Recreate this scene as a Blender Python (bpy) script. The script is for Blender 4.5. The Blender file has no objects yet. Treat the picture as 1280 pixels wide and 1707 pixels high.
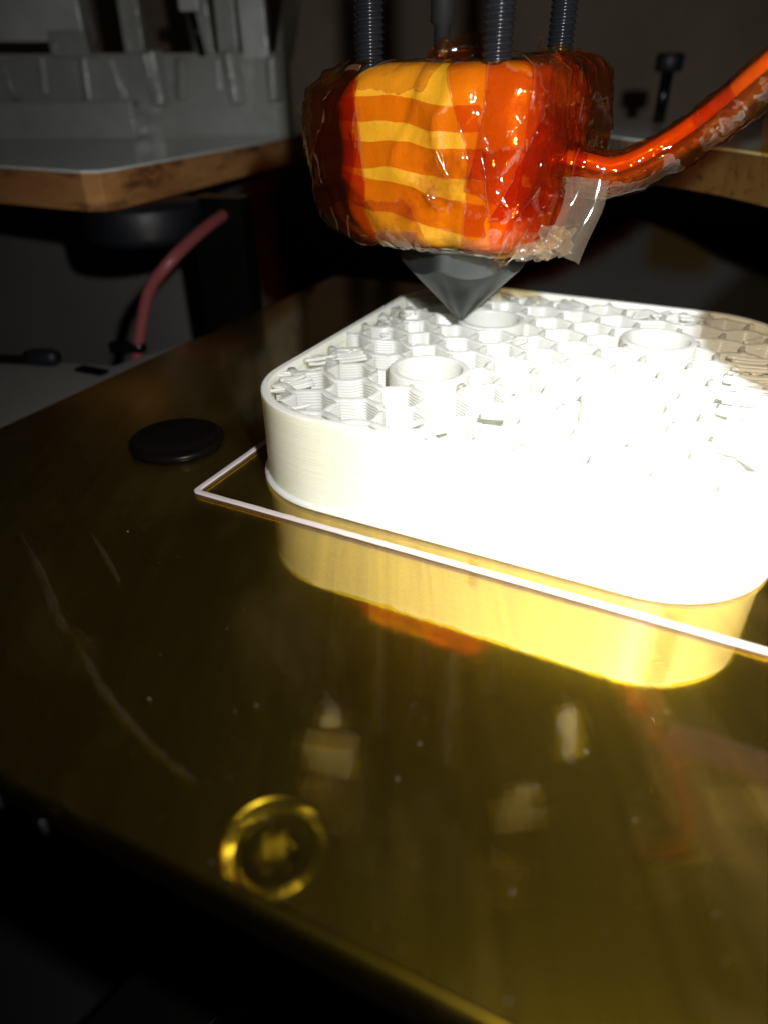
import bpy, bmesh, math, random
import numpy as np
from mathutils import Vector, noise, Matrix
random.seed(7)
S = 0.00068                       # metres per modelling unit (a unit is about two thirds of a millimetre)
sc = bpy.context.scene
col = sc.collection
rad = math.radians

# ------------------------------------------------------------------ camera
cd = bpy.data.cameras.new("camera"); cam = bpy.data.objects.new("camera", cd); col.objects.link(cam)
cam.location = (0, 0, 55.845 * S)
cam.rotation_euler = (Matrix.Rotation(rad(90 - 32.535), 4, 'X') @ Matrix.Rotation(rad(-0.3), 4, 'Z')).to_euler()
cd.sensor_fit = 'HORIZONTAL'; cd.sensor_width = 36.0; cd.lens = 36.0 * 1132.92 / 1280.0
cd.clip_start = 0.001; cd.clip_end = 20.0
cd.dof.use_dof = True; cd.dof.focus_distance = 108 * S; cd.dof.aperture_fstop = 27.0; cd.dof.aperture_blades = 0
sc.camera = cam

# ------------------------------------------------------------------ world and the flash beside the lens
w = bpy.data.worlds.new("World"); sc.world = w; w.use_nodes = True
bg = w.node_tree.nodes["Background"]; bg.inputs[0].default_value = (1.0, 0.93, 0.85, 1); bg.inputs[1].default_value = 0.004
FLASH = Vector((20, 2, 77))
ld = bpy.data.lights.new("flash", 'SPOT'); lamp = bpy.data.objects.new("flash", ld); col.objects.link(lamp)
ld.energy = 0.47; ld.color = (0.96, 0.97, 1.0); ld.shadow_soft_size = 2.0 * S
ld.spot_size = rad(138); ld.spot_blend = 1.0
lamp.location = FLASH * S
lamp.rotation_euler = (Vector((52, 94, 12)) - FLASH).to_track_quat('-Z', 'Y').to_euler()
lc = bpy.data.lights.new("flash_core", 'SPOT'); core = bpy.data.objects.new("flash_core", lc); col.objects.link(core)   # the bright centre of the same flash
lc.energy = 0.52; lc.color = (0.97, 0.98, 1.0); lc.shadow_soft_size = 2.0 * S; lc.spot_size = rad(66); lc.spot_blend = 1.0
core.location = FLASH * S
core.rotation_euler = (Vector((47, 76, 6)) - FLASH).to_track_quat('-Z', 'Y').to_euler()
sc.view_settings.view_transform = 'Standard'; sc.view_settings.look = 'None'
sc.view_settings.exposure = 0.0; sc.view_settings.gamma = 1.0; sc.view_settings.use_curve_mapping = False
sc.render.engine = 'CYCLES'
sc.cycles.use_denoising = True
sc.cycles.max_bounces = 24; sc.cycles.transparent_max_bounces = 48
sc.cycles.transmission_bounces = 16; sc.cycles.glossy_bounces = 8; sc.cycles.diffuse_bounces = 10
sc.cycles.sample_clamp_indirect = 8.0
sc.cycles.caustics_reflective = True; sc.cycles.caustics_refractive = False

# ------------------------------------------------------------------ helpers
def tag(o, label=None, cat=None, group=None, kind=None):
    if label: o['label'] = label
    if cat: o['category'] = cat
    if group: o['group'] = group
    if kind: o['kind'] = kind
    return o
def empty(name, loc, label=None, cat=None, group=None):
    o = bpy.data.objects.new(name, None); col.objects.link(o)
    o.location = Vector(loc) * S; o.empty_display_size = 2 * S
    o['base'] = [float(x) for x in loc]
    return tag(o, label, cat, group)
def base_of(o):
    while o is not None:
        if 'base' in o: return Vector(o['base'])
        o = o.parent
    return Vector((0, 0, 0))
class MB:
    def __init__(s): s.v = []; s.f = []
    def add(s, vs, fs):
        n = len(s.v); s.v += [tuple(v) for v in vs]; s.f += [tuple(i + n for i in f) for f in fs]; return s
    def box(s, c, size, yaw=0, tilt=0):
        hx, hy, hz = [q / 2 for q in size]; m = Matrix.Rotation(yaw, 3, 'Z') @ Matrix.Rotation(tilt, 3, 'Y'); c = Vector(c)
        vs = [c + m @ Vector((x * hx, y * hy, z * hz)) for x in (-1, 1) for y in (-1, 1) for z in (-1, 1)]
        return s.add(vs, [(0, 1, 3, 2), (4, 6, 7, 5), (0, 4, 5, 1), (2, 3, 7, 6), (0, 2, 6, 4), (1, 5, 7, 3)])
    def loft(s, rings, cap0=True, cap1=True):
        n = len(rings[0]); vs = [v for r in rings for v in r]; fs = []
        for i in range(len(rings) - 1):
            for k in range(n):
                a, b = i * n + k, i * n + (k + 1) % n
                fs.append((a, b, b + n, a + n))
        if cap0: fs.append(tuple(range(n - 1, -1, -1)))
        if cap1: fs.append(tuple(range((len(rings) - 1) * n, len(rings) * n)))
        return s.add(vs, fs)
    def lathe(s, prof, c, n=48, cap0=True, cap1=True):
        return s.loft([[(c[0] + r * math.cos(2 * math.pi * k / n), c[1] + r * math.sin(2 * math.pi * k / n), c[2] + z) for k in range(n)] for r, z in prof], cap0, cap1)
    def tube(s, path, rf, n=16, caps=True, flat=1.0):
        P = [Vector(p) for p in path]; rings = []
        up = Vector((0, 0, 1)); prev = None
        for i, p in enumerate(P):
            t = (P[min(i + 1, len(P) - 1)] - P[max(i - 1, 0)]).normalized()
            if prev is None:
                a = t.cross(up); a = a.normalized() if a.length > 1e-4 else Vector((1, 0, 0))
            else: a = (prev - t * prev.dot(t)).normalized()
            prev = a; b = a.cross(t)
            r = rf(i / (len(P) - 1)) if callable(rf) else rf
            rr = [r(2 * math.pi * k / n) if callable(r) else r for k in range(n)]
            rings.append([p + a * math.cos(2 * math.pi * k / n) * rr[k] + b * math.sin(2 * math.pi * k / n) * rr[k] * flat for k in range(n)])
        return s.loft(rings, caps, caps)
    def grid(s, fn, us, vs):
        pts = [fn(u, v) for v in vs for u in us]; n = len(us)
        return s.add(pts, [(j * n + i, j * n + i + 1, (j + 1) * n + i + 1, (j + 1) * n + i) for j in range(len(vs) - 1) for i in range(n - 1)])
    def build(s, name, mat, parent=None, smooth=True, bevel=0, fix=True):
        b = base_of(parent)
        me = bpy.data.meshes.new(name)
        me.from_pydata([((x - b[0]) * S, (y - b[1]) * S, (z - b[2]) * S) for x, y, z in s.v], [], s.f)
        if fix:
            bm = bmesh.new(); bm.from_mesh(me); bmesh.ops.recalc_face_normals(bm, faces=bm.faces); bm.to_mesh(me); bm.free()
        me.materials.append(mat)
        if smooth: me.polygons.foreach_set('use_smooth', [True] * len(me.polygons))
        o = bpy.data.objects.new(name, me); col.objects.link(o)
        if parent is not None: o.parent = parent
        if bevel:
            m = o.modifiers.new('bevel', 'BEVEL'); m.width = bevel * S; m.segments = 3; m.limit_method = 'ANGLE'
        return o
def lin(a, b, n): return [a + (b - a) * i / (n - 1) for i in range(n)]
def spline(pts, per=10):
    P = [Vector(p) for p in pts]; P = [P[0] * 2 - P[1]] + P + [P[-1] * 2 - P[-2]]; out = []
    for i in range(1, len(P) - 2):
        for k in range(per):
            t = k / per; a, b, c, d = P[i - 1], P[i], P[i + 1], P[i + 2]
            out.append(0.5 * ((2 * b) + (c - a) * t + (2 * a - 5 * b + 4 * c - d) * t * t + (3 * b - a - 3 * c + d) * t ** 3))
    out.append(P[-2]); return out
def rot(x, y, a): return (x * math.cos(a) - y * math.sin(a), x * math.sin(a) + y * math.cos(a))
def nz(x, y, z=0.0): return noise.noise(Vector((x, y, z)))

# ------------------------------------------------------------------ materials
class NT:
    def __init__(s, name):
        s.m = bpy.data.materials.new(name); s.m.use_nodes = True; s.t = s.m.node_tree; s.t.nodes.clear()
        s.out = s.t.nodes.new('ShaderNodeOutputMaterial')
    def n(s, typ, ins=None, **kw):
        nd = s.t.nodes.new('ShaderNode' + typ)
        for k, v in kw.items(): setattr(nd, k, v)
        for k, v in (ins or {}).items(): s.set(nd.inputs[k], v)
        return nd
    def set(s, sock, v):
        if isinstance(v, bpy.types.NodeSocket): s.t.links.new(v, sock)
        elif isinstance(v, bpy.types.Node): s.t.links.new(v.outputs[0], sock)
        elif isinstance(v, (tuple, list)) and len(v) == 3 and sock.type == 'RGBA': sock.default_value = (*v, 1)
        else: sock.default_value = v
    def noise(s, scale, detail=4, rough=.55, stretch=None, dist=0.0):
        c = s.n('TexCoord')
        mp = s.n('Mapping', {'Vector': c.outputs['Object'], 'Scale': stretch or (1, 1, 1)})
        return s.n('TexNoise', {'Vector': mp, 'Scale': scale / S / 100, 'Detail': detail, 'Roughness': rough, 'Distortion': dist}).outputs[0]
    def ramp(s, fac, stops):
        r = s.n('ValToRGB', {'Fac': fac}); e = r.color_ramp.elements
        while len(e) < len(stops): e.new(0.5)
        for k, (p, c) in enumerate(stops): e[k].position = p; e[k].color = (*c, 1) if len(c) == 3 else c
        return r.outputs[0]
    def bump(s, h, dist, strength=1.0): return s.n('Bump', {'Height': h, 'Distance': dist * S, 'Strength': strength}).outputs[0]
    def done(s, sh): s.set(s.out.inputs['Surface'], sh); return s.m
def pbr(name, color, rough=.5, metal=0.0, vary=.15, vscale=8, bump=0.0, bscale=30, stretch=None, **ins):
    t = NT(name)
    nf = t.noise(vscale, 5, .6, stretch)
    c = t.ramp(nf, [(.25, tuple(max(0, q * (1 - vary)) for q in color)), (.75, tuple(min(1, q * (1 + vary)) for q in color))])
    d = {'Base Color': c, 'Roughness': rough, 'Metallic': metal}
    if bump: d['Normal'] = t.bump(t.noise(bscale, 5, .6, stretch), bump)
    d.update(ins)
    return t.done(t.n('BsdfPrincipled', d))
def film(name, tint, haze=.06, hazecol=(.75, .6, .42), rough=.06, crumple=.0, cscale=4, gloss=1.5, dull=False, smear=0.0):
    """thin polyimide tape: light passes through tinted, the surface mirrors by Fresnel"""
    t = NT(name)
    ior = 1.7
    g = t.n('NewGeometry')
    iv = t.n('MapRange', {'Value': g.outputs['Backfacing'], 'From Min': 0., 'From Max': 1., 'To Min': ior, 'To Max': 1 / ior})
    nm = None
    if crumple:
        c = t.n('TexCoord')
        nv = t.n('TexNoise', {'Vector': c.outputs['Object'], 'Scale': cscale / S / 100, 'Detail': 2.0})
        mixv = t.n('MixRGB', {'Fac': .12, 'Color1': c.outputs['Object'], 'Color2': nv.outputs['Color']})
        vor = t.n('TexVoronoi', {'Vector': c.outputs['Object'], 'Scale': cscale * 1.3 / S / 100}, feature='F1')
        h = t.n('Math', {0: vor.outputs['Distance'], 1: nv.outputs[0]}, operation='ADD')
        nm = t.bump(h.outputs[0], crumple)
    fr = t.n('Fresnel', {'IOR': iv.outputs[0], **({'Normal': nm} if nm else {})})
    f2 = t.n('Math', {0: fr.outputs[0], 1: gloss}, operation='MULTIPLY', use_clamp=True)
    tr = t.n('BsdfTransparent', {'Color': tint})
    df = t.n('BsdfDiffuse', {'Color': hazecol}); tl = t.n('BsdfTranslucent', {'Color': hazecol})
    dd = t.n('MixShader', {0: .5, 1: df, 2: tl})
    if smear:    # fingerprints and glue film
        a_ = t.ramp(t.noise(4.5, 6, .62, (1, .6, 1), .8), [(.5, (0, 0, 0)), (.72, (smear,) * 3)])
        haze = t.n('Math', {0: a_, 1: haze}, operation='ADD').outputs[0]
    hz = t.n('MixShader', {0: haze, 1: tr, 2: dd})
    if dull:     # rougher towards the left, so the board mirrors less sharply
        tc = t.n('TexCoord'); sp = t.n('SeparateXYZ', {0: tc.outputs['Object']})
        rough = t.n('MapRange', {'Value': sp.outputs[0], 'From Min': -45 * S, 'From Max': -72 * S, 'To Min': rough, 'To Max': .22}).outputs[0]
    gl = t.n('BsdfGlossy', {'Color': (1, 1, 1), 'Roughness': rough, **({'Normal': nm} if nm else {})})
    mx = t.n('MixShader', {0: f2.outputs[0], 1: hz, 2: gl})
    return t.done(mx)

ABS = {'Subsurface Weight': 1.0, 'Subsurface Radius': (1.0, .95, .7), 'Subsurface Scale': .0016, 'IOR': 1.5}
M = {}
M['abs'] = pbr('white_plastic', (.84, .84, .67), .38, vary=.02, vscale=3, bump=.02, bscale=40, **ABS)
M['abs_thin'] = pbr('white_plastic_strand', (.80, .78, .74), .32, vary=.02, vscale=3, **{**ABS, 'Subsurface Scale': .0008, 'Subsurface Radius': (1, 1, .95)})
M['abs_bead'] = pbr('white_plastic_bead', (.82, .82, .78), .4, vary=.02)
def infill_mat():
    t = NT('white_plastic_infill')
    c = t.ramp(t.noise(6, 3), [(.3, (.90, .90, .84)), (.7, (.94, .94, .88))])
    d = t.n('BsdfDiffuse', {'Color': c}); l = t.n('BsdfTranslucent', {'Color': c})
    m = t.n('MixShader', {0: .5, 1: d, 2: l})
    g = t.n('BsdfGlossy', {'Color': (1, 1, 1), 'Roughness': .25})
    return t.done(t.n('MixShader', {0: .05, 1: m, 2: g}))
M['infill'] = infill_mat()
M['skirt'] = pbr('pinkish_plastic_line', (.56, .48, .45), .35, vary=.05, vscale=12)
def bed_metal():
    t = NT('brushed_plate')
    br = t.noise(70, 6, .7, (1.0, .03, 1.0))
    cl = t.noise(1.6, 4, .6)
    c = t.ramp(br, [(.3, (.66, .64, .60)), (.7, (.92, .90, .86))])
    nb = t.bump(br, .012)
    r1 = t.n('MapRange', {'Value': cl, 'From Min': .3, 'From Max': .7, 'To Min': .03, 'To Max': .06})
    tc = t.n('TexCoord'); sp = t.n('SeparateXYZ', {0: tc.outputs['Object']})
    wob = t.n('Math', {0: t.noise(2.5, 4), 1: .006}, operation='MULTIPLY'); px = t.n('Math', {0: sp.outputs[0], 1: wob.outputs[0]}, operation='ADD')
    dull = t.n('MapRange', {'Value': px.outputs[0], 'From Min': -36 * S, 'From Max': -72 * S, 'To Min': 0.0, 'To Max': .2})   # roughness rises to the left to blur the board's reflection
    r2 = t.n('Math', {0: r1.outputs[0], 1: dull.outputs[0]}, operation='ADD')
    g1 = t.n('BsdfGlossy', {'Color': c, 'Roughness': r2.outputs[0], 'Normal': nb})
    g2 = t.n('BsdfGlossy', {'Color': c, 'Roughness': .33, 'Normal': nb})
    df = t.n('BsdfDiffuse', {'Color': (.5, .48, .42)})
    m1 = t.n('MixShader', {0: .19, 1: g1, 2: g2})
    return t.done(t.n('MixShader', {0: .008, 1: m1, 2: df}))
M['bed'] = bed_metal()
M['bed_film'] = film('amber_bed_film', (.755, .615, .145), haze=.004, hazecol=(.8, .6, .3), rough=.03, gloss=1.0, dull=True, smear=.02)
M['bed_film2'] = film('amber_bed_film_overlap', (.90, .74, .38), haze=.018, hazecol=(.8, .65, .4), rough=.08, crumple=.1, cscale=8)
M['bed_wrinkle'] = film('amber_bed_wrinkle', (.95, .90, .75), haze=.028, hazecol=(.75, .7, .6), rough=.18, crumple=.15, cscale=10)
T1 = (.96, .66, .22)
M['tape'] = film('amber_tape', T1, haze=.02, hazecol=(.8, .45, .15), rough=.05, crumple=.45, cscale=13)
M['tape_flat'] = film('amber_tape_flat', (.87, .46, .13), haze=.02, hazecol=(.7, .25, .06), rough=.04, crumple=.35, cscale=10, gloss=.9)
M['shade_sheet'] = film('amber_shade_sheet', (.46, .37, .26), haze=.02, hazecol=(.6, .4, .2), rough=.06)
M['tape_edge'] = film('amber_tape_edge', (.95, .66, .30), haze=.16, hazecol=(.85, .55, .28), rough=.15)
M['tape_mid'] = film('amber_tape_mid', (.95, .68, .32), haze=.02, hazecol=(.8, .4, .12), rough=.05, crumple=.5, cscale=15)
M['tape_cable'] = film('amber_tape_cable', (.95, .66, .30), haze=.03, hazecol=(.8, .4, .12), rough=.08, crumple=.32, cscale=42)
M['tape_faint'] = film('amber_tape_faint', (.97, .84, .6), haze=.02, hazecol=(.8, .5, .2), rough=.05, crumple=.2, cscale=2)
M['tape_pale'] = film('amber_tape_single', (.93, .80, .55), haze=.16, hazecol=(.72, .58, .42), rough=.07, crumple=.4, cscale=14)
def scorched():
    t = NT('yellow_insulation')
    a = t.noise(9, 5, .6); b = t.noise(5, 5, .65)
    c = t.ramp(a, [(.25, (.62, .26, .008)), (.75, (.86, .42, .018))])
    d = t.ramp(b, [(.30, (.45, .22, .10)), (.44, (1, 1, 1))])
    m = t.n('MixRGB', {'Fac': 1.0, 'Color1': c, 'Color2': d}, blend_type='MULTIPLY')
    return t.done(t.n('BsdfPrincipled', {'Base Color': m, 'Roughness': .4, 'Normal': t.bump(t.noise(13, 5, .6), .5), 'Coat Weight': .3, 'Coat Roughness': .08, 'Subsurface Weight': .3, 'Subsurface Radius': (1, .5, .1), 'Subsurface Scale': .001}))
M['wrap'] = scorched()
M['nozzle'] = pbr('dark_nozzle_metal', (.10, .108, .105), .33, .75, vary=.25, vscale=10, bump=.05, bscale=25)
M['rod'] = pbr('black_oxide_steel', (.020, .022, .026), .2, .35, vary=.3, vscale=12)
M['blackplastic'] = pbr('black_plastic', (.004, .004, .005), .22, vary=.3, vscale=6, bump=.03, **{'Specular IOR Level': .3})
M['matt_black'] = pbr('matt_black', (.004, .0035, .003), .3, vary=.3, **{'Specular IOR Level': .10})
M['barrel'] = pbr('grey_barrel', (.018, .018, .017), .5, vary=.3)
M['rubber'] = pbr('black_rubber', (.008, .009, .012), .5, vary=.3, vscale=4, bump=.1)
M['screw'] = pbr('screw_steel', (.42, .40, .36), .25, 1.0, vary=.25, vscale=8)
M['redwire'] = pbr('red_insulation', (.27, .065, .065), .4, vary=.15, vscale=5)
M['orange_wire'] = pbr('orange_sleeve', (.62, .27, .03), .35, vary=.4, vscale=14, bump=.4, bscale=34, **{'Coat Weight': .5, 'Coat Roughness': .1})
M['cable_shaded'] = pbr('shaded_sleeve', (.10, .022, .008), .4, vary=.4, vscale=5)
M['cable_underside'] = pbr('shaded_under_sleeve', (.12, .05, .02), .5, vary=.3, vscale=5)
def wood():
    t = NT('plywood_edge')
    a = t.noise(7, 6, .65, (.35, .35, 1.2)); b = t.noise(11, 5, .7, (.35, .35, 1.5))
    c = t.ramp(a, [(.28, (.09, .04, .018)), (.45, (.42, .17, .05)), (.7, (.66, .33, .105))])
    d = t.ramp(b, [(.36, (.2, .12, .08)), (.47, (1, 1, 1))])
    m = t.n('MixRGB', {'Fac': .8, 'Color1': c, 'Color2': d}, blend_type='MULTIPLY')
    return t.done(t.n('BsdfPrincipled', {'Base Color': m, 'Roughness': .7, 'Normal': t.bump(b, .3)}))
M['wood'] = wood()
def wood_pale():
    t = NT('chipboard_edge')
    b = t.noise(42, 5, .75); a = t.noise(3, 4)
    c = t.ramp(a, [(.3, (.15, .10, .06)), (.7, (.26, .18, .11))])
    d = t.ramp(b, [(.33, (.08, .06, .05)), (.46, (1, 1, 1))])
    m = t.n('MixRGB', {'Fac': .85, 'Color1': c, 'Color2': d}, blend_type='MULTIPLY')
    return t.done(t.n('BsdfPrincipled', {'Base Color': m, 'Roughness': .75, 'Normal': t.bump(b, .3)}))
M['wood_pale'] = wood_pale()
M['laminate'] = pbr('white_laminate', (.84, .85, .77), .14, vary=.1, vscale=3)
M['frost'] = pbr('frosted_plastic', (.88, .90, .78), .2, vary=.2, vscale=6.0, bump=1.0, bscale=7, **{'Coat Weight': 1.0, 'Coat Roughness': .06, 'Transmission Weight': .5, 'IOR': 1.4})
M['frost_bright'] = pbr('bright_frosted_plastic', (.90, .92, .84), .2, vary=.2, vscale=8, bump=.8, bscale=9, **{'Transmission Weight': .25})
M['white_part'] = pbr('pale_printed_plastic', (.88, .89, .82), .4, vary=.06, vscale=6)
M['wallbrown'] = pbr('brown_wall', (.50, .37, .27), .8, vary=.35, vscale=.6)
M['walldark'] = pbr('dark_wall', (.05, .045, .04), .85, vary=.25, vscale=.8)
M['greywall'] = pbr('grey_wall', (.16, .15, .135), .8, vary=.2, vscale=.8)
M['greyboard'] = pbr('grey_board', (.20, .185, .16), .6, vary=.2, vscale=1.5)
M['floor'] = pbr('dark_floor', (.006, .0055, .005), .8, vary=.4, vscale=1.0)
M['dust'] = pbr('dust', (.36, .34, .28), .6)

# ------------------------------------------------------------------ setting
tag(MB().box((100, 300, -121), (1600, 1500, 2)).build('ground', M['floor'], smooth=False), kind='structure')
mb = MB().box((80, 660, 100), (900, 8, 460), rad(4))
tag(mb.build('wall', M['wallbrown'], smooth=False), kind='structure')
mb = MB().box((-170, 345, -40), (180, 6, 118), rad(-14))
o = mb.build('panel_wall', M['greywall'], smooth=False); tag(o, kind='structure')
mb = MB().box((60, 330, -42), (270, 8, 128), rad(-2))
tag(mb.build('backing_wall', M['walldark'], smooth=False), kind='structure')

BY = rad(-25.6)
def bedp(x, y, z=0.0):              # bed frame: origin at its near left corner
    a, b = rot(x, y, BY); return (-96.93 + a, 70.26 + b, z)
# ------------------------------------------------------------------ heated bed
bed = empty('heated_bed', bedp(94, 94, -8), 'square mirror-bright print bed covered in amber tape under the white print', 'print bed')
BW = 188.0; HX, HY, HR = 94.3, 5.3, 4.75
bm = bmesh.new()
bv = Vector(bedp(94, 94, -8))
def bvt(x, y, z): return bm.verts.new((Vector(bedp(x, y, z)) - bv) * S)
outer = [(1.0, 1.0), (BW - 1, 1.0), (BW - 1, BW - 1), (1.0, BW - 1)]
rim = [(HX + HR * math.cos(2 * math.pi * k / 64), HY + HR * math.sin(2 * math.pi * k / 64)) for k in range(64)]
ov = [bvt(x, y, -.3) for x, y in outer]; iv = [bvt(x, y, -.3) for x, y in rim]
eds = [bm.edges.new((ov[i], ov[(i + 1) % 4])) for i in range(4)] + [bm.edges.new((iv[i], iv[(i + 1) % 64])) for i in range(64)]
bmesh.ops.triangle_fill(bm, use_beauty=True, edges=eds)
prev = ov
for d, z in [(1.0 * math.sin(rad(q)) - .02, -.3 - 1.0 * (1 - math.cos(rad(q)))) for q in (10, 20, 30, 40, 50, 60, 75, 90)] + [(.98, -5.0)]:
    nx = [bvt(x + (-d if x < 9 else d), y + (-d if y < 9 else d), z) for x, y in outer]
    for i in range(4): bm.faces.new((prev[i], nx[i], nx[(i + 1) % 4], prev[(i + 1) % 4]))
    prev = nx
bm.faces.new(prev)
prev = iv
for r, z in ((4.5, -.45), (3.75, -1.35), (3.75, -4.0)):
    nx = [bvt(HX + r * math.cos(2 * math.pi * k / 64), HY + r * math.sin(2 * math.pi * k / 64), z) for k in range(64)]
    for i in range(64): bm.faces.new((prev[i], nx[i], nx[(i + 1) % 64], prev[(i + 1) % 64]))
    prev = nx
bmesh.ops.recalc_face_normals(bm, faces=bm.faces)
me = bpy.data.meshes.new('metal_plate'); bm.to_mesh(me); bm.free(); me.materials.append(M['bed'])
plate = bpy.data.objects.new('metal_plate', me); col.objects.link(plate); plate.parent = bed
# the screw in its countersink, under the tape
sx, sy, _ = bedp(HX, HY)
hexr = [(1.75 * math.cos(math.pi / 3 * k + .2), 1.75 * math.sin(math.pi / 3 * k + .2)) for k in range(6)]
def hexring(f, z): return [(sx + f * (hexr[k // 4][0] * (1 - (k % 4) / 4) + hexr[(k // 4 + 1) % 6][0] * (k % 4) / 4), sy + f * (hexr[k // 4][1] * (1 - (k % 4) / 4) + hexr[(k // 4 + 1) % 6][1] * (k % 4) / 4), z) for k in range(24)]
def cir(r, z): return [(sx + r * math.cos(2 * math.pi * k / 24 + .2), sy + r * math.sin(2 * math.pi * k / 24 + .2), z) for k in range(24)]
scr = MB().loft([cir(3.2, -4.5), cir(3.6, -3.2), cir(3.65, -1.8), cir(3.3, -1.45), cir(2.1, -1.4), hexring(1.02, -1.5), hexring(1.0, -1.8), hexring(.98, -3.2)], True, True).build('countersunk_screw', M['screw'], bed, smooth=False)
# tape film with its wrinkle
RIDGE = [[(34.8, 29.4), (45.8, 23.6), (55.7, 17.8), (60.8, 16.7)], [(58.4, 16.6), (68.2, 11.9), (76.7, 8.9), (84.3, 7.1), (92, 5.5)], [(44, 40), (54, 33), (60, 30)], [(70, 34), (78, 27), (90, 22)]]
AMP = [.42, .36, .16, .14]
def seg_d(px, py, a, b):
    dx, dy = b[0] - a[0], b[1] - a[1]; t = max(0, min(1, ((px - a[0]) * dx + (py - a[1]) * dy) / (dx * dx + dy * dy)))
    return math.hypot(px - a[0] - t * dx, py - a[1] - t * dy)
def film_h(x, y):
    h = .03 * nz(x * .12, y * .12, 3.1) + .012 * nz(x * .5, y * .5, 1.7)
    if y < 45 and 30 < x < 95:
        for R, A in zip(RIDGE, AMP):
            d = min(seg_d(x, y, R[i], R[i + 1]) for i in range(len(R) - 1))
            if d < 4: h += A * math.exp(-(d / .75) ** 2)
    return h
def film_pt(x, y):
    z = film_h(x, y); xx, yy = min(max(x, -.15), BW + .15), min(max(y, -.15), BW + .15)
    ov_ = max(-x, x - BW, -y, y - BW, 0)
    if ov_ > 0: z -= ov_ * 1.0
    return bedp(xx, yy, z - (1 - math.sqrt(max(0, 1 - min(1, max(0, 1.0 - min(x, y, BW - x, BW - y))) ** 2))) if ov_ == 0 else z - 1.0)
us = [-2.5, -1.2, -.4, 0, .05, .15, .3, .5, .75, 1.0] + lin(1.5, 29, 24) + lin(30, 130, 168) + lin(132, 187.2, 30) + [187.6, 187.8, 188, 188.4, 190]
vs_ = [-2.5, -1.2, -.4, 0, .05, .15, .3, .5, .75, 1.0] + lin(1.4, 46, 84) + lin(48, 187.2, 60) + [187.6, 187.8, 188, 188.4, 190]
MB().grid(film_pt, us, vs_).build('tape_film', M['bed_film'], bed)
mb = MB().grid(lambda x, y: bedp(x, 31.85 + y + .12 * nz(x * .4, y * 3, 5), .10 + .05 * nz(x * .3, y, 2) + (.04 if abs(y) > 1.7 else 0)), lin(124, 187, 120), [-1.95, -1.85, -1.7, -1, 0, 1, 1.7, 1.85, 1.95])
mb.build('tape_strip', M['bed_film2'], bed)
def wrinkle(pts, wd, hh):
    P = spline([(x, y, 0) for x, y in pts], 12); n = len(P)
    def fn(u, v):
        i = min(int(u * (n - 1) + .5), n - 1); a, b_ = P[max(i - 1, 0)], P[min(i + 1, n - 1)]; t = (b_ - a).normalized()
        w_ = wd * math.sin(math.pi * min(max(u, .02), .98)) ** .5 * (.55 + .7 * abs(nz(u * 7, wd, 3)))
        return bedp(P[i].x - t.y * w_ * v, P[i].y + t.x * w_ * v, .05 + film_h(P[i].x, P[i].y) * .3 + hh * (1 - v * v) * (.6 + .6 * nz(u * 9, v * 2, wd)))
    return MB().grid(fn, lin(0, 1, n), lin(-1, 1, 9)).build('tape_wrinkle', M['bed_wrinkle'], bed)
wrinkle([(34.8, 29.4), (45.8, 23.6), (55.7, 17.8), (61.2, 16.9)], .8, .5)
wrinkle([(58.2, 16.9), (64, 14), (68.2, 11.9), (76.7, 8.9), (84.3, 7.1)], .7, .4)
wrinkle([(44, 34), (52, 29.5), (56, 27)], .5, .25)
# heater board and carrier under the plate
a, b, _ = bedp(94, 94)
MB().box((a, b, -7.0), (182, 182, 3.6), BY).build('heater_board', M['blackplastic'], bed, smooth=False)
for k, (x, y, r) in enumerate(((60.2, -1.1, .3), (66.3, -1.1, .28), (72.4, -1.1, .35))):
    q = bedp(x, y, -3.2)
    MB().lathe([(r * .4, -1.2), (r, -.7), (r, .5), (r * .5, .9)], q, 14).build('solder_bead', M['barrel'], bed)
# dust on the tape
mb = MB()
for k in range(130):
    x, y = random.uniform(20, 180), random.uniform(1, 60)
    if random.random() < .5: x, y = random.gauss(105, 25), random.uniform(1, 30)
    r = random.uniform(.015, .045) * (1.6 if random.random() < .06 else 1); q = Vector(bedp(x, y, film_h(x, y) + r * .6))
    L = r * random.choice((1, 1, 1, 1.5, 4)); th = random.uniform(0, 6.3); d = Vector((math.cos(th), math.sin(th), .1)) * L; e = Vector((-math.sin(th), math.cos(th), 0)) * r
    mb.add([q + d, q - d, q + e, q - e, q + Vector((0, 0, r)), q - Vector((0, 0, r))], [(0, 2, 4), (2, 1, 4), (1, 3, 4), (3, 0, 4), (2, 0, 5), (1, 2, 5), (3, 1, 5), (0, 3, 5)])
tag(mb.build('dust', M['dust'], smooth=False), 'tiny pale dust specks on the amber tape of the bed', 'dust', kind='stuff')
# black disc on the bed
q = bedp(36.0, 62.6)
o = MB().lathe([(8.0, .1), (8.35, .25), (8.4, .8), (8.2, 1.3), (7.6, 1.55), (6.9, 1.5), (6.5, 1.35), (3.0, 1.3), (1.2, 1.3)], q, 64).build('round_magnet', M['matt_black'])
tag(o, 'flat black round disc lying on the dark left part of the bed', 'magnet')

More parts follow.
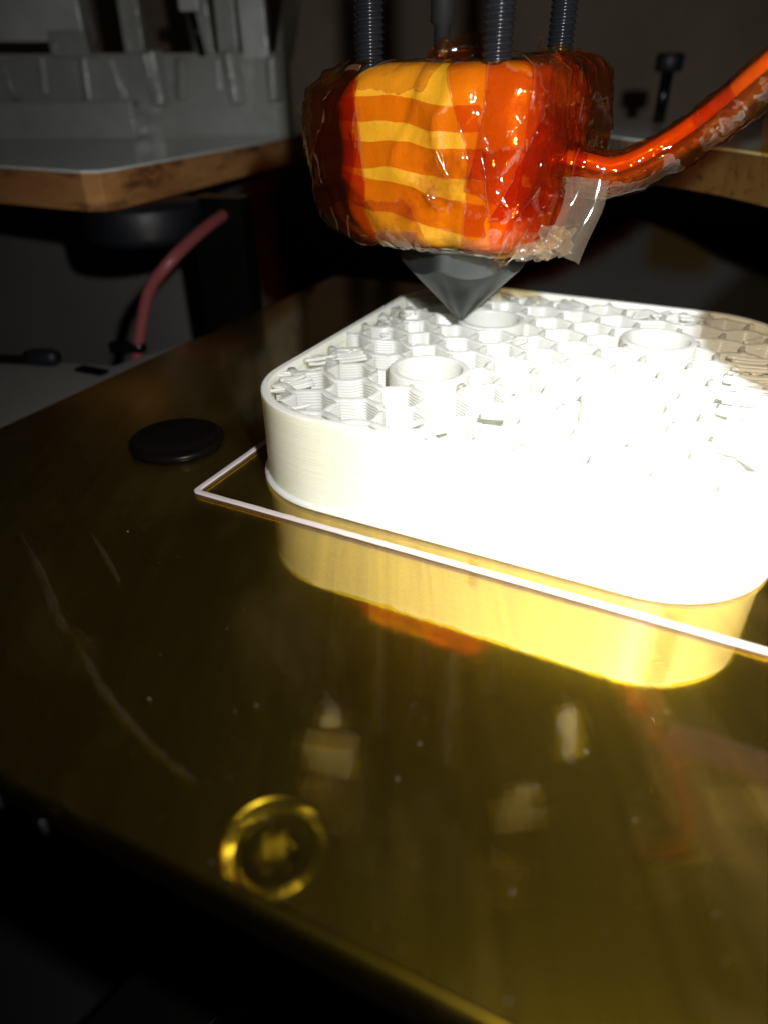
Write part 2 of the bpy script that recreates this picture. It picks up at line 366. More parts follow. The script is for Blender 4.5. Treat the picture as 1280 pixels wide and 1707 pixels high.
# ------------------------------------------------------------------ the white print
PX, PY, PYAW, PW, PD, PR, PH = 28.406, 114.633, -0.45964, 78.5, 81.44, 16.0, 15.0
def loc(x, y, z):
    a, b = rot(x, y, PYAW); return (PX + a, PY + b, z)
def outline(inset, nc=14, ns=16):
    W, D, r = PW / 2 - inset, PD / 2 - inset, max(PR - inset, .6); pts = []
    cs = [(W - r, D - r, 0), (-W + r, D - r, 90), (-W + r, -D + r, 180), (W - r, -D + r, 270)]
    for i, (cx, cy, a0) in enumerate(cs):
        arc = [(cx + r * math.cos(rad(a0 + 90 * k / nc)), cy + r * math.sin(rad(a0 + 90 * k / nc))) for k in range(nc + 1)]
        pts += arc
        nx, ny, b0 = cs[(i + 1) % 4]; e = (nx + r * math.cos(rad(b0)), ny + r * math.sin(rad(b0)))
        for k in range(1, ns): pts.append((arc[-1][0] + (e[0] - arc[-1][0]) * k / ns, arc[-1][1] + (e[1] - arc[-1][1]) * k / ns))
    return pts
prt = empty('printed_part', (PX, PY, 0.02), 'white rounded-square plastic print with open honeycomb top on the amber bed', 'print')
LAY = 30; LH = PH / LAY
rings = []
def ring(ins, z): rings.append([loc(x, y, z) for x, y in outline(ins)])
ring(-.35, .05); ring(-.72, .18); ring(-.75, .42); ring(-.45, .7); ring(-.05, .95)
for k in range(2, LAY):
    j = .012 * random.uniform(-1, 1); z = k * LH
    ring(.03 + j, z + .03); ring(-.005 + j, z + .14); ring(-.01 + j, z + .34); ring(.03 + j, z + .47)
ring(.12, PH); ring(.35, PH + .1); ring(.6, PH + .02); ring(.68, PH - .04); ring(.78, PH + .06); ring(1.1, PH + .08); ring(1.32, PH - .02)
for k in range(LAY - 1, 2, -1):
    j = .05 * random.uniform(-1, 1); z = k * LH
    ring(1.42 + j, z + .46); ring(1.5 + j, z + .25); ring(1.42 + j, z + .04)
rings_w = rings
mb = MB(); mb.loft(rings_w, True, True)
mb.build('outer_wall', M['abs'], prt)
# bosses
BOSS = [(-15.9, -14.6), (16.5, 17.6), (-15.6, 16.4), (16.2, -14.8)]
def boss_prof():
    p = [(6.7, 1.4)]
    for k in range(3, LAY): z = k * LH; p += [(6.66, z + .02), (6.74, z + .25), (6.66, z + .48)]
    p += [(6.5, PH + .02), (6.1, PH + .08), (5.75, PH)]
    for k in range(LAY - 1, 2, -1): z = k * LH; p += [(5.65, z + .48), (5.58, z + .25), (5.65, z + .02)]
    return p + [(5.6, 1.4)]
for x, y in BOSS:
    MB().lathe(boss_prof(), loc(x, y, 0), 40, False, True).build('screw_boss', M['infill'], prt)
# honeycomb infill: each zigzag line is one part
A = 4.5; Wx = A * math.sqrt(3)
def inside(x, y, m=1.2):
    W, D, r = PW / 2 - m, PD / 2 - m, PR - m
    ax, ay = abs(x), abs(y)
    if ax > W or ay > D: return False
    if ax > W - r and ay > D - r and math.hypot(ax - W + r, ay - D + r) > r: return False
    return all(math.hypot(x - bx, y - by) > 6.2 for bx, by in BOSS)
def wall_strip(mb, pts, th, ztop):
    n = len(pts)
    nor = []
    for i in range(n):
        a, b = Vector(pts[max(i - 1, 0)]), Vector(pts[min(i + 1, n - 1)]); t = (b - a); t = t.normalized() if t.length > 0 else Vector((1, 0)); nor.append((-t[1], t[0]))
    prof = []
    nl = LAY - 3
    for k in range(nl): z0 = 1.4 + (ztop - 1.4) * k / nl; h = (ztop - 1.4) / nl; prof += [(.80, z0 + .02), (1.08, z0 + h * .3), (1.08, z0 + h * .7)]
    prof += [(.9, ztop - .05), (.45, ztop + .08)]
    full = prof + [(-a, z) for a, z in reversed(prof)]
    vs = []; fs = []; m = len(full)
    for i in range(n):
        j = 1 + .25 * nz(pts[i][0] * 2, pts[i][1] * 2, 9.0); dz = .35 * nz(pts[i][0] * .6, pts[i][1] * .6, 4.0)
        for a, z in full: vs.append(loc(pts[i][0] + nor[i][0] * a * th / 2 * j, pts[i][1] + nor[i][1] * a * th / 2 * j, z + dz * (z / ztop)))
    for i in range(n - 1):
        for k in range(m - 1): a = i * m + k; fs.append((a, a + 1, a + 1 + m, a + m))
    fs.append(tuple(range(m))); fs.append(tuple(range((n - 1) * m, n * m)))
    mb.add(vs, fs)
def add_path(mb, path, th, ztop):
    run = []
    fine = []
    for i in range(len(path) - 1):
        for k in range(4): fine.append((path[i][0] + (path[i + 1][0] - path[i][0]) * k / 4, path[i][1] + (path[i + 1][1] - path[i][1]) * k / 4))
    fine.append(path[-1])
    fine = [(a_ + .45 * nz(a_ * .35, b_ * .35, 2.0), b_ + .45 * nz(a_ * .35, b_ * .35, 6.0)) for a_, b_ in fine]
    for p in fine + [(1e6, 1e6)]:
        if inside(*p): run.append(p)
        else:
            if len(run) > 1: wall_strip(mb, run, th, ztop)
            run = []
row = 0
y = -PD / 2 - A
while y < PD / 2 + A:
    mb = MB(); off = (row % 2) * Wx / 2
    zz = PH - .35 + random.uniform(-.15, .12)
    nC = int(PW / Wx) + 3
    path = []
    for i in range(-1, 2 * nC):
        xx = -PW / 2 - Wx + off + i * Wx / 2; path.append((xx, y + (A / 2 if i % 2 else 0)))
    add_path(mb, path, 1.25, zz)
    for i in range(-1, 2 * nC):
        if i % 2:
            xx = -PW / 2 - Wx + off + i * Wx / 2
            add_path(mb, [(xx, y + A / 2), (xx, y + 1.5 * A)], .9, zz - .15)
    if mb.v: mb.build('infill_line', M['infill'], prt)
    y += 1.5 * A; row += 1
# loose strands over the cells
mb = MB()
def strand(x, y, th, L, z, r, sag):
    pts = [(x + L * t * math.cos(th), y + L * t * math.sin(th), z - (1 - t * t) * sag) for t in lin(-1, 1, 8)]
    if inside(*pts[0][:2], .9) and inside(*pts[-1][:2], .9): mb.tube([loc(*p) for p in pts], r, 7)
for k in range(50):
    for _ in range(60):
        x, y = random.uniform(-38, 38), random.uniform(-39, 39)
        edge = min(PW / 2 - abs(x), PD / 2 - abs(y))
        if inside(x, y, 2.0) and (edge < 7 or random.random() < .015): break
    th = rad(45) * (1 if x * y > 0 else -1) + random.gauss(0, .12) if min(abs(abs(x) - PW / 2), abs(abs(y) - PD / 2)) < 7 else random.uniform(0, 3)
    L = random.uniform(1.8, 3.6); z = PH - random.uniform(.3, .8)
    for q in range(random.choice((2, 3, 4, 5))):
        strand(x + random.gauss(0, .15) + .45 * q * math.sin(th), y + random.gauss(0, .15) - .45 * q * math.cos(th), th + random.gauss(0, .05), L * random.uniform(.85, 1.1), z - .42 * (q // 2), random.uniform(.26, .36), random.uniform(.05, .4))
# parallel top threads left open at the right wall
for k in range(26):
    yy = -24 + k * 1.55
    strand(PW / 2 - 6 + random.uniform(-.5, .5), yy, rad(12) + random.gauss(0, .06), random.uniform(3.4, 4.8), PH - random.uniform(.15, .5), .36, random.uniform(.1, .7))
tag(mb.build('strand', M['infill'], prt), kind='stuff')
# seam blobs on the outer wall, one small bead per layer
mb = MB()
for k in range(2, LAY):
    z = k * LH + LH / 2
    for cx, w_, lim in ((2.5, .85, 11), (None, 1.6, 99)):
        if k > lim: continue
        j = random.uniform(-.25, .25)
        if cx is None:
            t = rad(292) + j * .05; x, y = PW / 2 - PR + (PR + .02) * math.cos(t), -PD / 2 + PR + (PR + .02) * math.sin(t); tx, ty = -math.sin(t), math.cos(t)
        else: x, y, tx, ty = cx + j, -PD / 2 - .02, 1, 0
        mb.tube([loc(x + tx * w_ * s_, y + ty * w_ * s_, z + .05 * s_) for s_ in lin(-1, 1, 6)], lambda u: .11 * math.sqrt(max(.03, 1 - (2 * u - 1) ** 2)), 8)
tag(mb.build('layer_seam', M['abs_bead'], prt), kind='stuff')
# skirt line round the print
def sk(off, z, r=1.0):
    W, D = PW / 2 + off, PD / 2 + off; raw = []
    for cx, cy, a0 in ((W - r, D - r, 0), (-W + r, D - r, 90), (-W + r, -D + r, 180), (W - r, -D + r, 270)):
        raw += [(cx + r * math.cos(rad(a0 + 90 * k / 6)), cy + r * math.sin(rad(a0 + 90 * k / 6))) for k in range(7)]
    out = []
    for i, p in enumerate(raw):
        q = raw[(i + 1) % len(raw)]; n = 60 if i % 7 == 6 else 1
        for k in range(n): out.append((p[0] + (q[0] - p[0]) * k / n, p[1] + (q[1] - p[1]) * k / n))
    sg = 1 if off > 4 else -1
    res = []
    for x, y in out:
        wv = .07 * nz(x * .55, y * .55, 3.0 + sg) + .05 * nz(x * 1.9, y * 1.9, 8.0 + sg); l = math.hypot(x, y)
        res.append(loc(x * (1 + sg * wv / l), y * (1 + sg * wv / l), z * (1 + .12 * nz(x * .8, y * .8, 5))))
    return res
prof = [(3.52, .06), (3.46, .18), (3.52, .32), (3.7, .40), (3.9, .39), (4.02, .36), (4.15, .39), (4.4, .37), (4.54, .24), (4.5, .06)]
rr = [sk(o_, z, .4 + (o_ - 3.2) * .7) for o_, z in prof]; rr.append(rr[0])
o = MB().loft(rr, False, False).build('skirt_line', M['skirt'])
tag(o, 'thin pinkish white plastic line laid on the bed as a square round the print', 'skirt')

# ------------------------------------------------------------------ hot end wrapped in amber tape
NX, NY, NZ = 15.3, 133.0, 16.3
HYAW = rad(-30)
hot = empty('hot_end', (NX, NY, NZ), 'hot end wrapped in glossy orange tape with dark cone nozzle above the print', 'hot end')
def hl(x, y, z):
    a, b = rot(x, y, HYAW); return (NX + a, NY + b, z)
def sel(phi, al, ar, bf, bb, n):
    c, s_ = math.cos(phi), math.sin(phi)
    a = ar if c > 0 else al; b = bb if s_ > 0 else bf
    return 1.0 / ((abs(c) / a) ** n + (abs(s_) / b) ** n) ** (1.0 / n)
ZB, ZT, RC = 31.3, 58.0, 4.8
LEN = ZT - ZB
def prof_t(t):                     # t in [-.35, 1.35]: inset and height; 0..1 is the side
    if t < 0: return (RC + (-t) * 26, ZB)
    if t > 1: return (RC + (t - 1) * 26, ZT)
    z = ZB + LEN * t; d = max(ZB + RC - z, z - (ZT - RC), 0)
    return (RC - math.sqrt(max(0, RC * RC - d * d)), z)
def wrap_pt(phi, t, off=0.0, al=19.5, lump=1.0, ar=16.5):
    ins, z = prof_t(t)
    r = sel(phi, al, ar, 15.5, 16.0, 5.0)
    x0, y0 = r * math.cos(phi), r * math.sin(phi)
    n1 = nz(math.cos(phi) * 2.2, math.sin(phi) * 2.2, t * 2.0) * 1.1 + nz(math.cos(phi) * 6, math.sin(phi) * 6, t * 5.0) * .35 + .55 * (1 - abs(nz(math.cos(phi) * 3.1 + t * .9, math.sin(phi) * 3.1 + 4.0, t * 2.7))) ** 10
    rr_ = max(r - ins + off + lump * n1, .5)
    zz_ = z + (off if t > .9 else -off if t < .1 else 0) * .6 + lump * .5 * nz(math.cos(phi) * 1.7, math.sin(phi) * 1.7, 7.7)
    g = min(max((-math.cos(phi) - .62) / .36, 0), 1); g = g * g * (3 - 2 * g)
    zz_ = 45.5 + (zz_ - 45.5) * (1 - .30 * g)
    return hl(rr_ * math.cos(phi), rr_ * math.sin(phi), zz_)
ts = lin(-.3, 1.3, 65)
rings = [[wrap_pt(2 * math.pi * k / 128, t) for k in range(128)] for t in ts]
MB().loft(rings, True, True).build('insulation', M['wrap'], hot)
D2 = math.pi / 180
def ridge(x, y, z, p=9): return (1 - abs(nz(x, y, z))) ** p
def strip(p0, p1, t0, t1, off, mat='tape', al=19.5, lump=1.0, tilt=0.0, skew=0.0, nu=110, nv=44, wav=.03, name='tape_strip', bulge=0.0, ar=16.5, crease=.4, curve=0.0, top=0.0, edge=True):
    sd = p0 * .37 + t0 * 11
    def fn(u, v):
        ph = p0 + (p1 - p0) * u + skew * (v - .5) + curve * math.sin(v * 3.0) + top * max(0, (v - .58) / .42) * (1 - u) + 2.2 * nz(v * 3.3, sd, 1.0) * (1 if u in (0, 1) else .6)
        t = t0 + (t1 - t0) * v + tilt * (u - .5) + wav * nz(u * 3, sd, 5.0) + wav * .6 * nz(u * 9, sd, v * .7)
        o_ = off + bulge * math.sin(math.pi * u) * math.sin(math.pi * v)
        o_ += crease * ridge(ph * D2 * 3.2 + t * 1.7, t * 2.6 - ph * D2, sd) * (.4 + .6 * abs(nz(ph, t * 2, sd)))
        e = min(u * (abs(p1 - p0) / 60), (1 - u) * (abs(p1 - p0) / 60), v * abs(t1 - t0), (1 - v) * abs(t1 - t0))
        o_ += .28 * math.exp(-e / .006) * abs(nz(u * 5, v * 5, sd + 3))
        return wrap_pt(ph * D2, t, o_, al, lump, ar)
    o = MB().grid(fn, lin(0, 1, nu), lin(0, 1, nv)).build(name, M[mat], hot)
    if edge:
        o.data.materials.append(M['tape_edge'])
        for f in o.data.polygons:
            a, b = f.index % (nu - 1), f.index // (nu - 1)
            if (a in (0, nu - 2) and nz(b * .13, sd, 2) > -.1) or (b in (0, nv - 2) and nz(a * .11, sd, 4) > .05): f.material_index = 1
    return o
# horizontal bands (front is -90 degrees)
strip(-172, -63, .70, .83, .20, tilt=-.07, wav=.02)
strip(-172, -60, .45, .60, .26, tilt=-.03, wav=.025)
strip(-165, -58, .20, .38, .32, tilt=-.17, wav=.02)
strip(-175, -55, 1.02, 1.16, .25, tilt=-.02)
strip(-170, -50, -.06, .03, .30, tilt=-.03)
# vertical bands
strip(-69, -26, -.12, 1.12, .45, skew=-3, top=-17, crease=.6)
strip(-64, -18, .30, .92, .60, skew=9, crease=.9, tilt=-.10, mat='tape_mid')
strip(-56, -12, -.10, .62, .74, skew=-12, crease=1.0, tilt=.12, mat='tape_mid')
strip(-46, 60, -.08, 1.1, .95, bulge=.8, skew=9, crease=1.1)
strip(-47, -6, .22, .80, 1.3, bulge=.6, skew=20, crease=1.5, mat='tape_flat')
strip(-38, 10, .55, 1.10, 1.5, skew=-22, crease=1.4)
strip(-40, 5, -.06, .33, 1.5, skew=24, crease=1.4, mat='tape_mid')
strip(-125, -88, .86, 1.12, .5, skew=14, crease=.4, mat='tape_faint', top=-8)
strip(-138, -96, .02, .26, .55, skew=-16, crease=.5, mat='tape_faint', tilt=.08)
# loose wrap standing off at the left
strip(-250, -126, .02, 1.02, .9, al=22.5, lump=.8, skew=-7, mat='tape_flat', crease=.8)
strip(-238, -129, -.05, .95, 1.6, al=23.6, lump=.6, skew=9, mat='tape_flat', crease=1.1)
strip(-220, -142, .05, .74, 2.0, al=24.3, lump=.5, skew=-12, mat='tape_flat', crease=1.2)
strip(-205, -139, .42, 1.0, 2.3, al=24.8, lump=.4, skew=14, mat='tape_mid', crease=1.0)
strip(-170, -95, -.1, .10, .8, al=22, mat='tape_pale', tilt=.05)
strip(-120, -40, -.16, .05, 1.0, mat='tape_pale', tilt=-.04)
strip(-20, 75, .15, 1.05, 2.0, ar=18.5, mat='tape_flat', bulge=1.0, crease=1.0)
# loose film flap under the cable at the right
def flap(u, v):
    a = Vector((27.2, 111.5, 43.5)).lerp(Vector((33.8, 113.0, 43.0)), u); b = Vector((26.5, 112, 33.6)).lerp(Vector((31.3, 110.5, 31.0)), u)
    p = a.lerp(b, v); p.y += 1.1 * math.sin(u * 5 + v * 2) * (1 - .3 * v); p.x += .5 * math.sin(v * 5)
    p.z += .5 * nz(u * 3, v * 3, 1); return p
MB().grid(flap, lin(0, 1, 24), lin(0, 1, 24)).build('tape_flap', M['tape_pale'], hot)
# crumpled scraps of film on top of the block and below the flap
def scrap(a, b, c, d, amp, mat, sd):
    a, b, c, d = map(Vector, (a, b, c, d))
    def fn(u, v):
        p = a.lerp(b, u).lerp(d.lerp(c, u), v); k = amp * (ridge(u * 2.6, v * 2.6, sd, 5) - .4) + amp * .6 * nz(u * 5, v * 5, sd)
        return p + Vector((.3 * k, -k, .7 * k))
    MB().grid(fn, lin(0, 1, 28), lin(0, 1, 24)).build('tape_scrap', M[mat], hot)
scrap((5, 128, 56.5), (18, 124, 56.5), (17, 129, 61.0), (8, 131, 60.2), 1.2, 'tape_flat', 1.3)
scrap((6, 130, 57), (19, 127, 57), (16, 134, 61.8), (9, 135, 60.8), 1.4, 'tape_flat', 4.1)
scrap((22.5, 119, 56.5), (32, 129, 56.5), (31, 130, 59.6), (23, 122, 60.4), 1.3, 'tape', 7.7)
scrap((24, 111.5, 36.5), (30, 112.5, 36), (29.4, 112, 32.2), (24.3, 112.2, 31.4), 1.3, 'tape_pale', 2.2)
scrap((21, 112, 34), (27, 112, 34.5), (26.5, 113, 31.2), (20.6, 113.5, 31.2), 1.0, 'tape_pale', 9.4)
# nozzle
def noz(z):
    n = 96; out = []
    for k in range(n):
        a = 2 * math.pi * k / n; q = (a - rad(-90) + rad(30)) % rad(60) - rad(30)
        rc = 1.0 + max(0, z - .15) * 1.0; hx_ = 10.5 / math.cos(q)
        r = .95 if z <= .05 else min(rc, hx_, 11.9)
        out.append((NX + r * math.cos(a), NY + r * math.sin(a), NZ + z))
    return out
MB().loft([noz(z) for z in [0, .15] + lin(.6, 9.0, 12) + lin(9.15, 11.4, 16) + [12, 14, 18]]).build('nozzle', M['nozzle'], hot)
# threaded rods
def thread(cx, cy, z0, z1, r, pitch):
    nu, nv = 24, 8; turns = int((z1 - z0) / pitch); rows = turns * nv; vs = []; fs = []
    for j in range(rows + 1):
        for i in range(nu):
            ph = j / nv % 1.0; rr_ = r - .34 * (0.5 - 0.5 * math.cos(2 * math.pi * ph)) ** 1.3
            a = 2 * math.pi * i / nu
            vs.append((cx + rr_ * math.cos(a), cy + rr_ * math.sin(a), z0 + pitch * (j / nv + i / nu)))
    for j in range(rows):
        for i in range(nu):
            if i < nu - 1: fs.append((j * nu + i, j * nu + i + 1, (j + 1) * nu + i + 1, (j + 1) * nu + i))
            elif j + nv + 1 <= rows: fs.append((j * nu + i, (j + nv) * nu, (j + nv + 1) * nu, (j + 1) * nu + i))
    return MB().add(vs, fs)
for x, y in ((-1.9, 131.2), (16.8, 119.8), (31.3, 144.5)):
    thread(x, y, 52, 100, 2.3, .92).build('threaded_rod', M['rod'], hot)
# barrel behind the rods
MB().lathe([(1.4, 56), (1.4, 63.5), (2.1, 64), (2.1, 100)], (10.4, 143, 0), 32).build('barrel', M['barrel'], hot)

# ------------------------------------------------------------------ cable from the hot end
wire = empty('heater_cable', (33, 128, 40), 'orange tape-wrapped heater cable rising to the right from the hot end', 'cable')
CP = [(26, 123, 44.6), (31.5, 121, 43.8), (37, 120, 43.2), (43.5, 119, 46.2), (49, 116, 50.8), (54, 111, 57.2), (60, 104, 65), (66, 97, 74), (70, 93, 86), (70, 96, 102), (66, 104, 118)]
path = spline(CP, 10)
def off_path(P, ph, r, tw):
    out = []
    for i, p in enumerate(P):
        t = (P[min(i + 1, len(P) - 1)] - P[max(i - 1, 0)]).normalized(); a = t.cross(Vector((0, 0, 1))).normalized(); b = a.cross(t)
        q = ph + tw * i / len(P); out.append(p + (a * math.cos(q) + b * math.sin(q)) * r)
    return out
for k, m in ((0, 'orange_wire'), (1, 'cable_shaded'), (2, 'cable_underside')):  # rear and lower wires coloured dark as shade on the cable's underside
    MB().tube(off_path(path, k * 2.1 + 1.15, 1.15, -.2), 1.2, 12).build('wire', M[m], wire)
def sleeve(r, seed, mat, i0, i1, sag):
    P = path[i0:i1]
    def rf(u): return lambda th: r * (1 + .35 * math.exp(-(u * len(P) + i0) / 12) + .15 * nz(math.cos(th) * 1.5, math.sin(th) * 1.5, u * 9 + seed) + .10 * ridge(math.cos(th) * 2.4, math.sin(th) * 2.4, u * 16 + seed, 6)) * (1 + sag * max(0, -math.sin(th)) ** 2)
    MB().tube(P, rf, 28, False).build('tape_sleeve', M[mat], wire)
sleeve(2.45, 1, 'tape_cable', 0, len(path), .15)
sleeve(2.75, 5, 'tape_flat', 0, 46, .35)
sleeve(2.8, 9, 'tape_cable', 38, 62, .3)
sleeve(2.85, 13, 'tape_flat', 56, len(path), .3)
def cflap(u, v):
    a = Vector((53.5, 110, 53)).lerp(Vector((60, 98, 60)), u); b = Vector((52.2, 105, 46.5)).lerp(Vector((57, 93, 49)), u)
    p = a.lerp(b, v); p.y += .8 * math.sin(u * 4 + v * 3); return p
MB().grid(cflap, lin(0, 1, 20), lin(0, 1, 20)).build('tape_flap', M['tape'], wire)
# unseen amber sheet added out of frame to shade the print's far corner
def shade_sheet_pt(u, v):
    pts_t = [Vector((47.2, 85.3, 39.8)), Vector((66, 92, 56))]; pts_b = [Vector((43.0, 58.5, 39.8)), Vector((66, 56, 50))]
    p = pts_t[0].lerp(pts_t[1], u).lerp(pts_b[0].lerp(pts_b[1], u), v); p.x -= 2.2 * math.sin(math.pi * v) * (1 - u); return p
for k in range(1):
    MB().grid(lambda u, v: Vector(shade_sheet_pt(u, v)) + Vector((0, .3 * k, -.3 * k)), lin(0, 1, 16), lin(0, 1, 16)).build('shade_sheet', M['shade_sheet'], wire)

# ------------------------------------------------------------------ machine rail below the near edge
o = MB().box((-48, 30, -70), (16, 120, 10), rad(-38)).build('frame_rail', M['matt_black'], smooth=False, bevel=.8)
tag(o, 'dim dark rail in the dark below the near left edge of the bed', 'rail')

# ------------------------------------------------------------------ plates behind
PLZ, PLT = 35.6, 10.3
def slab(name, pts, z0, z1, mat, parent, bevel=0):
    return MB().loft([[(x, y, z0) for x, y in pts], [(x, y, z1) for x, y in pts]]).build(name, M[mat], parent, smooth=False, bevel=bevel)
bd = empty('wooden_board', (-110, 300, PLZ - PLT), 'white topped wooden board with brown worn edge at the left behind the bed', 'board')
pl = [(-240, 280), (-108.6, 216.1), (-80.5, 201.8), (-75.6, 202.3), (-72.6, 208), (-45.8, 300), (-30, 372), (-10, 470), (0, 560), (-320, 560)]
slab('core', pl, PLZ - PLT, PLZ - .8, 'wood', bd, .35)
slab('laminate', [(x * .999, y + .2) for x, y in pl], PLZ - .78, PLZ, 'laminate', bd, .2)
bd2 = empty('wooden_board', (130, 300, 30), 'grey topped chipboard with speckled curved edge at the right behind the cable', 'board')
pr_ = [(260, 118), (120, 128), (93, 148), (87, 162), (85.7, 172), (83.6, 184), (79.3, 196), (73.5, 207), (69, 222), (66.5, 240), (62, 330), (260, 330)]
slab('core', pr_, 31.0, 40.7, 'wood_pale', bd2, .35)
slab('laminate', [(x + .1, y + .2) for x, y in pr_], 40.72, 41.4, 'laminate', bd2, .2)
o = empty('cap_screw', (106, 300, 41.4), 'black socket head screw standing upright on the board at the right', 'screw')
MB().lathe([(2.2, 41.3), (2.2, 58)], (106, 300, 0), 20).build('shank', M['blackplastic'], o)
MB().lathe([(4.0, 57.5), (4.9, 58.2), (5.0, 62.6), (4.4, 63.4), (2.6, 63.5), (2.5, 61.5)], (106, 300, 0), 32).build('head', M['rubber'], o)
# rubber foot under the left board
o = MB().lathe([(15.0, -10.6), (16.4, -9.9), (17.0, -8), (17.2, -1.2), (16.6, -.05)], (-72, 221, PLZ - PLT), 48).build('rubber_foot', M['rubber'])
tag(o, 'fat black round foot under the corner of the brown-edged board', 'foot')
# red wire with its tie
o = MB().tube(spline([(-48, 232, 21), (-51.5, 219, 19.3), (-55.5, 208.5, 16.5), (-60, 200, 12.5), (-67, 199.5, 5), (-71.2, 199, -5), (-73.8, 198.5, -13), (-75, 198, -20), (-75, 198, -30)], 8), 1.75, 14).build('red_wire', M['redwire'])
tag(o, 'bent red wire hanging below the left board behind the bed', 'wire')
o = MB().box((-50.5, 232, 3), (17, 10, 44.5), rad(-14)).build('black_post', M['matt_black'], smooth=False, bevel=.6)
tag(o, 'black upright post in the shade behind the bed, beside the red wire', 'post')
tie = empty('cable_tie', (-73.5, 198.5, -12), 'small black cable tie round the red wire', 'cable tie')
MB().lathe([(2.0, -13), (2.3, -12.8), (2.3, -10.6), (2.0, -10.4)], (-73.3, 198.6, 0), 20).build('band', M['blackplastic'], tie)
MB().box((-78.0, 197, -11.2), (6.5, 3, 3.2), rad(-10)).build('lock', M['blackplastic'], tie, smooth=False, bevel=.5)
# lower board at the left
slabp = [(-230, 175), (-86, 135), (-60, 163), (-46, 196), (-58, 207), (-76, 184), (-112, 191), (-230, 215)]
fb = MB().loft([[(x, y, -20) for x, y in slabp], [(x, y, -12) for x, y in slabp]]).build('base_board', M['greyboard'], smooth=False, bevel=.6)
tag(fb, 'pale grey board low beside the far left edge of the bed', 'board')
o = empty('power_lead', (-104, 186, -11), 'short black cord with a round plug lying on the low grey board', 'cable')
MB().tube(spline([(-135, 190, -10.5), (-118, 187, -10.6), (-106, 185.5, -10.6), (-98, 184, -10.4)], 6), 1.3, 10).build('lead', M['blackplastic'], o)
MB().tube([(-100, 184.4, -9.6), (-97, 183.9, -9.4), (-92, 183, -9.2), (-90.5, 182.8, -9.2)], lambda u: 2.4 if .1 < u < .9 else 1.8, 14).build('plug', M['rubber'], o)
o = MB().box((-80, 178.5, -11.4), (9.5, 3.4, 1.0), rad(-24)).build('slot_cover', M['blackplastic'], smooth=False, bevel=.3)
tag(o, 'flat black strip let into the low grey board by the red wire', 'cover')

# ------------------------------------------------------------------ frosted plastic bracket on the left board
fr = empty('frosted_bracket', (-120, 440, PLZ), 'large frosted translucent plastic bracket standing on the left board', 'bracket')
K = .76
def fp(c): return (c[0] * K, c[1] * K, 55.845 + (c[2] - 55.845) * K)
def fbx(name, c, size, yaw=0, tilt=0, mat='frost', bev=.8): return MB().box(fp(c), [q * K for q in size], yaw, tilt).build(name, M[mat], fr, smooth=False, bevel=bev)
fbx('base', (-140, 450, 47.7), (176, 22, 41), rad(2))
fbx('ledge', (-190, 420, 38), (120, 26, 17.5), rad(3))
for x_, w_, t_ in ((-208, 9, 6), (-190, 5, -8), (-172, 12, 3), (-151, 4, 12), (-128, 10, -14), (-112, 14, 9), (-92, 6, -4), (-76, 12, 5), (-60, 5, 0)):
    fbx('inner_rib', (x_, 450 + t_ * .3, 52), (w_, 12, 26), rad(t_ * 2), rad(t_), 'frost_bright', .8)
fbx('post', (-134, 452, 90), (11, 10, 50), 0, rad(1))
fbx('post', (-97, 452, 90), (10, 10, 50), 0, rad(-2))
fbx('post', (-84, 456, 90), (11, 8, 50))
fbx('post', (-68, 446, 90), (14, 11, 50), 0, rad(-1), 'frost_bright')
fbx('brace', (-47, 450, 92), (9, 8, 56), 0, rad(14))
for x_, w_, h_, t_, yw in ((-214, 7, 24, 3, 30), (-200, 4, 18, -6, -25), (-157, 11, 22, 5, 35), (-122, 9, 26, -3, -30), (-109, 5, 20, 8, 40), (-80, 8, 25, -4, 28), (-58, 5, 22, 3, -35)):
    fbx('fin', (x_, 438, 54 + h_ * .1), (w_, 9, h_), rad(yw), rad(t_), 'frost', 1.5)
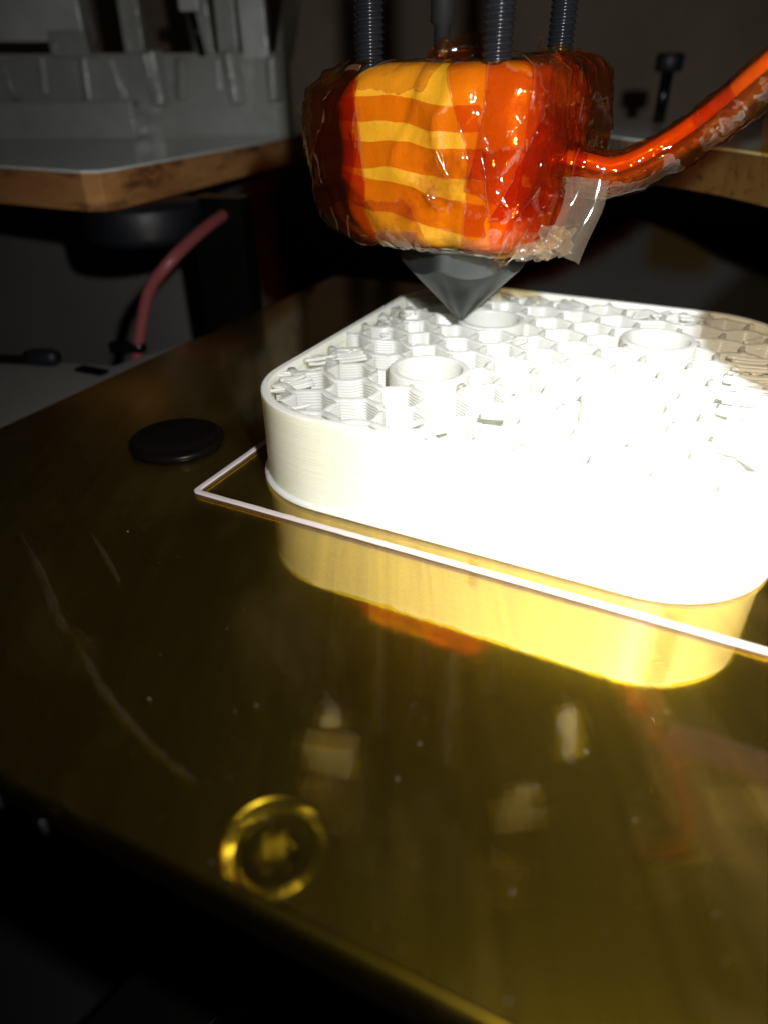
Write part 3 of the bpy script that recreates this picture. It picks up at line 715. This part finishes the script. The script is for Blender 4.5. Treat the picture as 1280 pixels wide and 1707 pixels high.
fbx('cap', (-182, 446, 86), (50, 22, 26), rad(4), 0, 'frost_bright')
fbx('rib', (-165, 440, 72), (20, 12, 12))
fbx('gusset', (-180, 432, 58), (3, 4, 17), 0, rad(8), 'frost_bright', .5)
fbx('gusset', (-143, 437, 56), (2.5, 4, 19), 0, rad(-10), 'frost_bright', .5)
fbx('gusset', (-88, 437, 58), (2.5, 4, 14), 0, rad(5), 'frost_bright', .5)
MB().tube([fp(q) for q in ((-96, 440, 66.5), (-97.5, 440, 78), (-99, 440, 86))], 1.4, 10).build('pin', M['blackplastic'], fr)
MB().box(fp((-99, 438, 89)), (8, 5, 5)).build('clip', M['frost_bright'], fr, smooth=False, bevel=.8)

# ------------------------------------------------------------------ carriage overhead, seen mirrored in the bed
ca = empty('carriage', (15, 140, 100), 'translucent plastic carriage above the hot end, seen only mirrored in the bed', 'carriage')
def cbx(name, c, size, yaw=0, tilt=0, mat='white_part', bev=.6): return MB().box(c, size, yaw, tilt).build(name, M[mat], ca, smooth=False, bevel=bev)
cbx('cross_bar', (16, 141, 103), (60, 34, 6), HYAW, 0, 'blackplastic')
cbx('upright', (20, 150, 160), (70, 10, 120), HYAW, 0, 'blackplastic')
cbx('clamp', (-16.5, 131, 112), (14, 6, 13), rad(-12))
cbx('clamp', (-18.5, 131, 137), (12, 5, 24), rad(-12), rad(10), 'white_part')
cbx('knob', (-15, 129, 94), (4, 4, 5))
cbx('clamp', (42.3, 131, 142), (14, 6, 10.5), rad(6))
cbx('clamp', (43.0, 131, 131), (7, 4, 9), rad(4), 0, 'white_part')
cbx('clamp', (41.5, 131, 182), (12, 6, 26), rad(-4))
cbx('lever', (52.5, 129, 100), (4, 4, 20), 0, rad(12), 'white_part')
cbx('glint_tab', (84, 128, 121), (6, 2, 12), rad(10), rad(-14))  # white tab added for the cable tape's glint mirrored in the bed
cbx('tray', (108, 131, 138), (36, 8, 10), rad(-8), rad(8), 'white_part')
cbx('tray', (101, 131, 176), (20, 8, 26), rad(8), 0, 'white_part')
